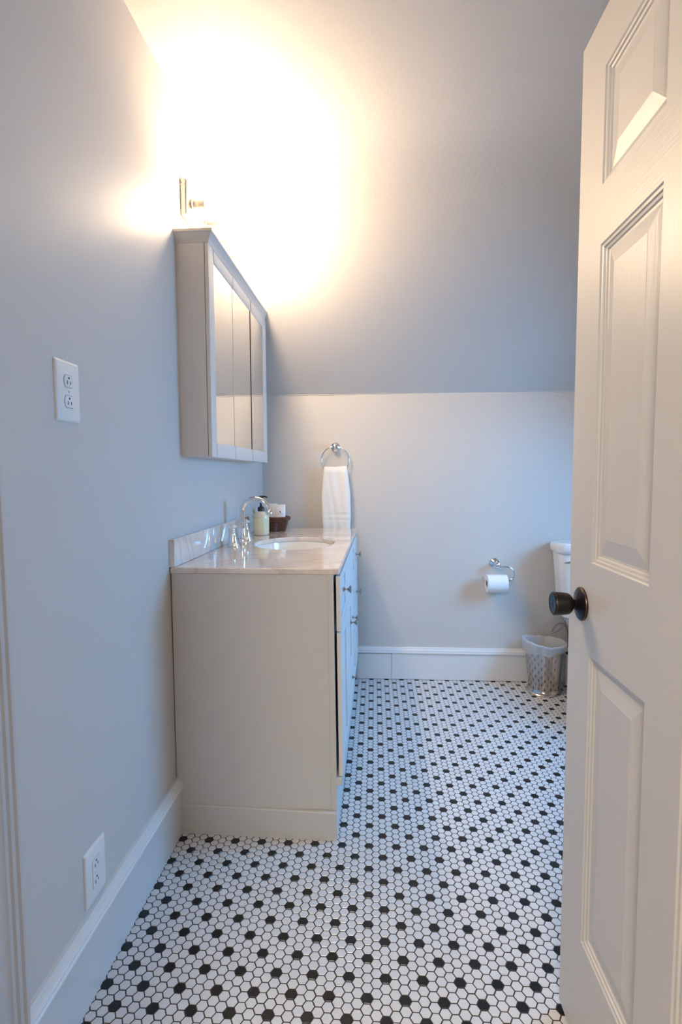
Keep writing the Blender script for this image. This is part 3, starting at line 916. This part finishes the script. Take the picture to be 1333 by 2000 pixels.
# ------------------------------------------------------------ towel ring and towel
def build_towel():
    x, z = -9.85, 53.45
    root = thing('towel_ring', 'chrome towel ring on the back wall above the countertop', 'towel ring', (x, YB, z))
    obj('rose', MB().lathe([(1.1, 0), (1.1, 0.15), (1.0, 0.28), (0.85, 0.34), (0.7, 0.5), (0.5, 0.62), (0.45, 1.2), (0.52, 1.3), (0.62, 1.5), (0.55, 1.85), (0.3, 2.0), (0.02, 2.05)], (x, YB, z), 1, 32, sgn=-1), M_chrome, root)
    R = 3.12; cz = z - R + 0.1
    pts = [(x + R * math.sin(2 * PI * k / 64), 69.15, cz + R * math.cos(2 * PI * k / 64)) for k in range(64)]
    obj('ring', MB().tube(pts, 0.16, 12, closed=True), M_chrome, root)
    # folded hand towel hanging through the ring
    m = MB(); N = 72; rings = []
    ztop, zbot = 48.7, 33.9
    K = 46
    xc0, xc1 = -9.78, -9.55
    for j in range(K + 1):
        t = j / K
        zz = ztop + (zbot - ztop) * t
        hw = 2.55 + 0.72 * min(1, t / 0.42) ** 0.8 - 0.25 * max(0, t - 0.75) / 0.25
        th = 0.75 - 0.1 * t
        if j == 0: th *= 0.25
        elif j == 1: th *= 0.62
        elif j == 2: th *= 0.85
        xc = xc0 + (xc1 - xc0) * t
        ring = []
        for k in range(N):
            a = 2 * PI * k / N
            ca, sa = math.cos(a), math.sin(a)
            px = hw * math.copysign(abs(ca) ** 0.75, ca)
            py = th * math.copysign(abs(sa) ** 0.6, sa)
            s = px / hw
            if sa < 0:
                fold = 0.16 * math.sin(3.1 * s + 1.5 + 1.2 * t) + 0.11 * math.sin(6.5 * s - 2.2 * t + 0.6) + 0.30 * math.exp(-((s + 0.25 - 0.75 * (t - 0.5)) / 0.13) ** 2) * min(1, 2 * t)
                py += fold * min(1, j / 4) * (1 - 0.35 * abs(s))
            zs = zz + (0.55 * (s * s) * (1 - t) ** 3 if True else 0) - 0.08 * math.sin(4 * s) * (1 - t) ** 2
            band = 0.685 < t < 0.72 or 0.77 < t < 0.80
            if band and sa < 0: py *= 0.84
            ring.append((xc + px, 69.1 + py, zs))
        rings.append(ring)
    m.loft(rings)
    o = obj('hand_towel', m, M_towel, sub=1, origin=(-9.7, 69.1, 48))
    tag(o, 'white folded hand towel hanging through the chrome ring', 'towel')
    # woven border
build_towel()

# ------------------------------------------------------------ toilet paper
def build_tp():
    x, z = 26.1, 27.15
    root = thing('toilet_paper_holder', 'chrome open-arm toilet paper holder on the back wall', 'toilet paper holder', (x, YB, z))
    obj('rose', MB().lathe([(1.15, 0), (1.15, 0.15), (1.02, 0.3), (0.88, 0.38), (0.72, 0.6), (0.5, 0.72), (0.46, 2.1), (0.62, 2.3), (0.68, 2.7), (0.6, 3.05), (0.3, 3.25), (0.02, 3.3)], (x, YB, z), 1, 32, sgn=-1), M_chrome, root)
    ya = YB - 2.9
    pts = [(x + 0.2, ya, z - 0.45), (x + 1.2, ya, z - 0.42), (x + 2.0, ya, z - 0.42)]
    for k in range(1, 13):
        a = PI / 2 - k / 12 * PI * 0.92
        pts.append((x + 2.1 + 1.55 * math.cos(a), ya, z - 1.97 + 1.55 * math.sin(a)))
    rz = 23.6
    pts += [(x + 1.6, ya, rz + 0.2), (x + 0.9, ya, rz), (x - 2.2, ya, rz), (x - 2.7, ya, rz + 0.2), (x - 3.1, ya, rz + 0.6), (x - 3.25, ya, rz + 0.95)]
    # smooth
    for _ in range(2):
        q = [pts[0]]
        for i in range(len(pts) - 1):
            a, b = Vector(pts[i]), Vector(pts[i + 1]); q += [a * 0.75 + b * 0.25, a * 0.25 + b * 0.75]
        q.append(pts[-1]); pts = q
    obj('arm', MB().tube(pts, 0.19, 12), M_chrome, root)
    roll = thing('toilet_paper_roll', 'white toilet paper roll hanging on the chrome arm', 'toilet paper', (x - 0.1, ya, rz - 0.5))
    c = (x - 2.28, ya, rz - 0.55); L = 4.35; R = 2.0
    seg = 48
    m = MB().lathe([(0.78, 0), (R - 0.06, 0), (R, 0.06), (R, L - 0.06), (R - 0.06, L), (0.78, L), (0.78, 0)], c, 0, seg, cap=False)
    obj('paper', m, M_paper, roll)
    obj('core', MB().lathe([(0.70, 0.02), (0.77, 0.02), (0.77, L - 0.02), (0.70, L - 0.02), (0.70, 0.02)], c, 0, seg, cap=False), M_card, roll)
build_tp()

# ------------------------------------------------------------ waste bin and liner
def build_bin():
    x, y = 35.9, 65.3
    root = thing('waste_bin', 'polished metal waste bin with pierced slots beside the toilet', 'trash can', (x, y, 0))
    H0, H1 = 1.05, 9.2
    def rad(z): return 3.22 + (4.2 - 3.22) * ((z - 0.6) / 10.0) ** 1.15
    # pierced wall: faces are left out of the grid at the slots
    cols = []          # theta breaks: narrow slot, wide land
    nper = 34
    for k in range(nper):
        a = 2 * PI * k / nper
        cols += [a, a + 2 * PI / nper * 0.27]
    rows = [H0]
    nrow = 9
    step = (H1 - H0) / nrow
    for r in range(nrow):
        b = H0 + r * step
        rows += [b + 0.08 * step, b + 0.72 * step, b + step]
    m = MB(); n = len(cols)
    for z in rows:
        for a in cols: m.v.append((x + rad(z) * math.cos(a), y + rad(z) * math.sin(a), z))
    m.slot(M_steel)
    for i in range(len(rows) - 1):
        for k in range(n):
            slot = (k % 2 == 0) and (i % 3 == 1) and ((k // 2 + i // 3) % 2 == 0)
            a = cols[k]
            # the seam side of the bin has no piercing
            deg = math.degrees(a) % 360
            if slot and not (292 < deg < 352):
                continue
            m.f.append((i * n + k, i * n + (k + 1) % n, (i + 1) * n + (k + 1) % n, (i + 1) * n + k)); m.mi.append(0)
    b = obj('pierced_wall', m, None, root, fix=False)
    sol = b.modifiers.new('sol', 'SOLIDIFY'); sol.thickness = 0.05 * S; sol.offset = -1; sol.use_rim = False
    r = rad(H1)
    obj('rim_band', MB().lathe([(r - 0.02, H1), (r + 0.07, H1 + 0.05), (r + 0.03, H1 + 0.14), (rad(9.6) + 0.02, H1 + 0.4), (rad(10.2) + 0.05, 10.2), (rad(10.5) + 0.1, 10.55), (rad(10.5) + 0.12, 10.65), (rad(10.5) - 0.02, 10.66), (rad(10.2) - 0.08, 10.2), (r - 0.1, H1)], (x, y, 0), 2, 48, cap=False), M_steel, root)
    obj('flared_base', MB().lathe([(3.75, 0.02), (3.8, 0.12), (3.68, 0.3), (3.45, 0.42), (3.42, 0.6), (3.3, 0.75), (3.27, 1.07), (3.1, 1.07), (3.0, 0.5), (0.05, 0.45), (0.05, 0.02)], (x, y, 0), 2, 48, cap=False), M_steel, root)
    # plastic liner: inside, over the rim and down in a wavy skirt
    ln = MB(); N = 160; K = 24; rings = []
    random.seed(3)
    ph = [random.uniform(0, 6.28) for _ in range(6)]
    for j in range(K + 1):
        t = j / K; ring = []
        for k in range(N):
            a = 2 * PI * k / N
            # lift on the left, sagging in front
            lift = 0.75 * max(0, math.cos(a - PI * 1.02)) ** 1.5
            skirt = 1.3 + 0.35 * math.sin(2 * a + ph[0]) + 0.28 * math.sin(5 * a + ph[1]) + 0.16 * math.sin(9 * a + ph[4]) + 0.08 * math.sin(21 * a) + 0.8 * max(0, math.cos(a - 1.38 * PI)) - 0.3 * max(0, math.cos(a - 1.8 * PI))
            wr = 0.10 * abs(math.sin(7.5 * a + ph[2] + 1.2 * t)) + 0.08 * math.sin(19 * a + ph[3] - 3 * t) + 0.05 * math.sin(31 * a + ph[4] + 5 * t) + 0.10 * math.sin(3 * a + ph[5])
            if t < 0.45:                                   # inside
                u = t / 0.45
                z = 3.5 + (10.85 + lift - 3.5) * u
                rr = rad(z) - 0.55 - 0.5 * (1 - u) + 0.45 * u ** 3 + wr * (1 - u)
                rr -= 0.9 * max(0, math.cos(a - PI * 0.3)) * (1 - u) * u * 2
            elif t < 0.6:                                  # over the rim
                u = (t - 0.45) / 0.15
                z = 10.85 + lift + 0.12 * math.sin(PI * u)
                rr = rad(10.6) - 0.1 + 0.42 * u + lift * 0.25 + 0.5 * wr
                z += 0.05 * math.sin(11 * a + ph[1]) + 0.04 * math.sin(23 * a + ph[2])
            else:
                u = (t - 0.6) / 0.4
                z = 10.85 + lift - u * (skirt + lift)
                rr = rad(max(z, 6)) + 0.30 + lift * 0.25 * (1 - u) + wr * (0.5 + 0.5 * u)
            ring.append((x + rr * math.cos(a), y + rr * math.sin(a), z))
        rings.append(ring)
    ln.loft(rings, cap=False)
    o = obj('bin_liner', ln, M_liner, origin=(x, y, 10), fix=False)
    tag(o, 'translucent white plastic liner folded over the rim of the metal waste bin', 'trash bag')
build_bin()

# ------------------------------------------------------------ toilet
def rrect(cx, cy, hx, hy, z, n=48, e=5.0):
    out = []
    for k in range(n):
        a = 2 * PI * k / n; c, s = math.cos(a), math.sin(a)
        r = (abs(c) ** e + abs(s) ** e) ** (-1 / e)
        out.append((cx + hx * r * c, cy + hy * r * s, z))
    return out
def egg(cx, cy, hx, front, back, z, n=48):
    out = []
    for k in range(n):
        a = 2 * PI * k / n; c, s = math.cos(a), math.sin(a)
        out.append((cx + hx * c, cy + (back if s > 0 else front) * s, z))
    return out
def build_toilet():
    cx = 47.8
    root = thing('toilet', 'white porcelain toilet with a chrome flush lever partly behind the door', 'toilet', (cx, 58, 0))
    t = MB().loft([rrect(cx, 66.2, 7.9, 3.4, 16.3), rrect(cx, 66.2, 8.5, 3.8, 16.7), rrect(cx, 66.2, 8.75, 3.95, 18.5), rrect(cx, 66.2, 9.25, 4.1, 25), rrect(cx, 66.2, 9.75, 4.2, 30.5), rrect(cx, 66.2, 9.6, 4.1, 30.8)])
    obj('tank', t, M_porc, root)
    l = MB().loft([rrect(cx, 66.1, 9.9, 4.35, 30.45), rrect(cx, 66.1, 10.2, 4.5, 30.65), rrect(cx, 66.1, 10.35, 4.55, 31.2), rrect(cx, 66.1, 10.35, 4.55, 31.9), rrect(cx, 66.1, 10.2, 4.42, 32.4), rrect(cx, 66.1, 9.8, 4.05, 32.6), rrect(cx, 66.1, 9.0, 3.4, 32.55)])
    obj('tank_lid', l, M_porc, root)
    lv = MB().lathe([(0.75, 0), (0.75, 0.1), (0.6, 0.25), (0.42, 0.35), (0.42, 0.8), (0.02, 0.85)], (cx - 6.4, 62.15, 29.0), 1, 24, sgn=-1)
    lv.tube([(cx - 6.4, 61.5, 28.95), (cx - 7.2, 61.3, 28.9), (cx - 8.6, 61.25, 28.85), (cx - 9.5, 61.3, 28.8)], [0.42, 0.4, 0.3, 0.12], 14)
    obj('flush_lever', lv, M_chrome, root)
    b = MB().loft([egg(cx, 56, 4.6, 9.0, 10.5, 0), egg(cx, 56, 4.5, 8.8, 10.3, 1.2), egg(cx, 56, 4.0, 7.5, 9.6, 4), egg(cx, 55, 4.4, 8.0, 9.6, 8), egg(cx, 54, 6.2, 10.5, 9.5, 12), egg(cx, 53.5, 7.1, 12.0, 10.0, 14.6), egg(cx, 53.5, 7.2, 12.2, 10.2, 15.4),
                   egg(cx, 53.5, 6.2, 11.0, 8.0, 15.4), egg(cx, 53.5, 5.4, 9.6, 6.5, 13), egg(cx, 54, 3.5, 6, 4, 9)])
    obj('bowl', b, M_porc, root)
    obj('tank_shelf', MB().loft([rrect(cx, 64.0, 5.0, 4.6, 8.0), rrect(cx, 64.5, 6.2, 5.2, 13.5), rrect(cx, 65.0, 7.2, 4.9, 15.2), rrect(cx, 65.2, 7.2, 4.7, 16.3)]), M_porc, root)
    obj('seat', MB().loft([egg(cx, 53.3, 7.3, 12.4, 9.2, 15.45), egg(cx, 53.3, 7.4, 12.5, 9.3, 15.9), egg(cx, 53.3, 7.2, 12.3, 9.2, 16.2)]), M_porc, root)
    obj('seat_lid', MB().loft([egg(cx, 53.3, 7.3, 12.4, 9.2, 16.25), egg(cx, 53.3, 7.35, 12.45, 9.3, 16.6), egg(cx, 53.3, 6.9, 11.9, 8.9, 17.0)]), M_porc, root)
    # supply line
    sl = thing('toilet_supply_line', 'braided metal water hose looping below the toilet tank behind the bin', 'water hose', (40.5, 69, 9))
    def smoothpts(p, n=3):
        for _ in range(n):
            q = [p[0]]
            for i in range(len(p) - 1):
                a, b = Vector(p[i]), Vector(p[i + 1]); q += [a * 0.75 + b * 0.25, a * 0.25 + b * 0.75]
            q.append(p[-1]); p = q
        return p
    pts = smoothpts([(40.75, 66.4, 16.25), (40.75, 66.4, 15.6), (40.3, 66.6, 14.2), (39.1, 67.1, 12.6), (38.1, 67.9, 12.0), (38.3, 68.3, 12.5), (39.4, 68.5, 14.0), (41.0, 68.6, 14.2), (42.0, 68.6, 12.4), (42.1, 68.7, 9.8), (42.0, 68.8, 8.6)])
    obj('hose', MB().tube(pts, 0.16, 10), M_hose, sl)
    v = MB().lathe([(0.36, 8.0), (0.42, 8.1), (0.42, 8.6), (0.26, 8.7)], (42.0, 68.8, 0), 2, 16)
    v.lathe([(0.3, 7.0), (0.35, 8.0)], (42.0, 68.8, 0), 2, 16)
    v.tube([(42.0, 68.8, 7.4), (42.0, 70.0, 7.4)], 0.3, 12)
    va = obj('shutoff_valve', v, M_chrome, sl)
    obj('valve_handle', MB().lathe([(0.5, 0), (0.55, 0.1), (0.5, 0.35), (0.15, 0.4)], (42.0, 68.45, 7.4), 1, 16, sy=0.6, sgn=-1), M_black, va)
    obj('floor_pipe', MB().lathe([(0.32, 0.02), (0.32, 7.1)], (42.0, 68.8, 0), 2, 16), M_porc, sl)
build_toilet()

# ------------------------------------------------------------ outlets on the left wall
def rounded(cy, cz, hy, hz, r, n=6):
    out = []
    for (sy, sz, a0) in ((1, 1, 0), (-1, 1, PI / 2), (-1, -1, PI), (1, -1, 1.5 * PI)):
        for k in range(n + 1):
            a = a0 + k / n * PI / 2
            out.append((cy + sy * (hy - r) + r * math.cos(a), cz + sz * (hz - r) + r * math.sin(a)))
    return out
def plate_mesh(xw, cy, cz, hy, hz, t=0.24):
    m = MB(); rings = []
    for d, ins in ((-0.1, 0), (0.06, 0), (t * 0.75, 0.08), (t, 0.22)):
        rings.append([(xw + d, a, b) for a, b in rounded(cy, cz, hy - ins, hz - ins, 0.14)])
    m.loft(rings); return m
def slots(par, x, cy, cz):
    for dy, h in ((-0.25, 0.32), (0.25, 0.26)):
        obj('slot', MB().box(x - 0.02, x + 0.012, cy + dy - 0.045, cy + dy + 0.045, cz - 0.12 - h / 2, cz - 0.12 + h / 2), M_ink, par, smooth=False)
    obj('ground_hole', MB().lathe([(0.1, -0.02), (0.1, 0.012)], (x, cy, cz + 0.28), 0, 12), M_ink, par)
def outlet_duplex():
    xw = left_x(-6.5, 54.5)
    cy, cz = -6.55, 54.45
    root = thing('wall_outlet', 'white duplex outlet high on the left wall, nearer the cabinet height', 'electrical outlet', (xw, cy, cz))
    obj('plate', plate_mesh(xw, cy, cz, 1.8, 2.58), M_plate, root)
    for s in (1, -1):
        c2 = cz + s * 0.86
        pts = []
        for k in range(40):
            a = 2 * PI * k / 40
            pts.append((cy + 0.68 * math.cos(a), c2 + max(-0.5, min(0.5, 0.68 * math.sin(a)))))
        gap = MB().prism([(p[0] * 1.0 + (p[0] - cy) * 0.07, c2 + (p[1] - c2) * 1.08) for p in pts], 0, xw + 0.2, xw + 0.245)
        rc = obj('receptacle', MB().prism(pts, 0, xw + 0.2, xw + 0.285), M_plate, root, bevel=0.02)
        obj('receptacle_gap', gap, mat('grey_joint', (0.25, 0.25, 0.25), 0.8), rc, smooth=False)
        slots(rc, xw + 0.285, cy, c2)
    obj('screw', MB().lathe([(0.1, 0), (0.1, 0.02), (0.05, 0.035)], (xw + 0.235, cy, cz), 0, 12), M_nickel, root)
def outlet_gfci():
    cy, cz = -5.35, 10.55
    xw = left_x(cy, cz)
    root = thing('wall_outlet', 'white rectangular safety outlet low on the left wall, its lower edge behind the baseboard', 'electrical outlet', (xw, cy, cz))
    obj('plate', plate_mesh(xw, cy, cz, 1.8, 2.6), M_plate, root)
    obj('insert_gap', MB().prism(rounded(cy, cz, 0.69, 1.36, 0.05), 0, xw + 0.2, xw + 0.246), M_greyink, root, smooth=False)
    ins = obj('insert', MB().prism(rounded(cy, cz, 0.65, 1.32, 0.05), 0, xw + 0.2, xw + 0.275), M_plate, root, bevel=0.02)
    for s in (1, -1): slots(ins, xw + 0.275, cy, cz + s * 0.78)
    b = MB().box(xw + 0.27, xw + 0.30, cy - 0.3, cy + 0.3, cz - 0.16, cz - 0.02).box(xw + 0.27, xw + 0.30, cy - 0.3, cy + 0.3, cz + 0.02, cz + 0.16)
    obj('test_buttons', b, M_plate, ins, bevel=0.01)
    for s in (1.95, -1.95):
        obj('screw', MB().lathe([(0.09, 0), (0.09, 0.02), (0.04, 0.03)], (xw + 0.235, cy, cz + s), 0, 12), M_plate, root)
outlet_duplex()
outlet_gfci()
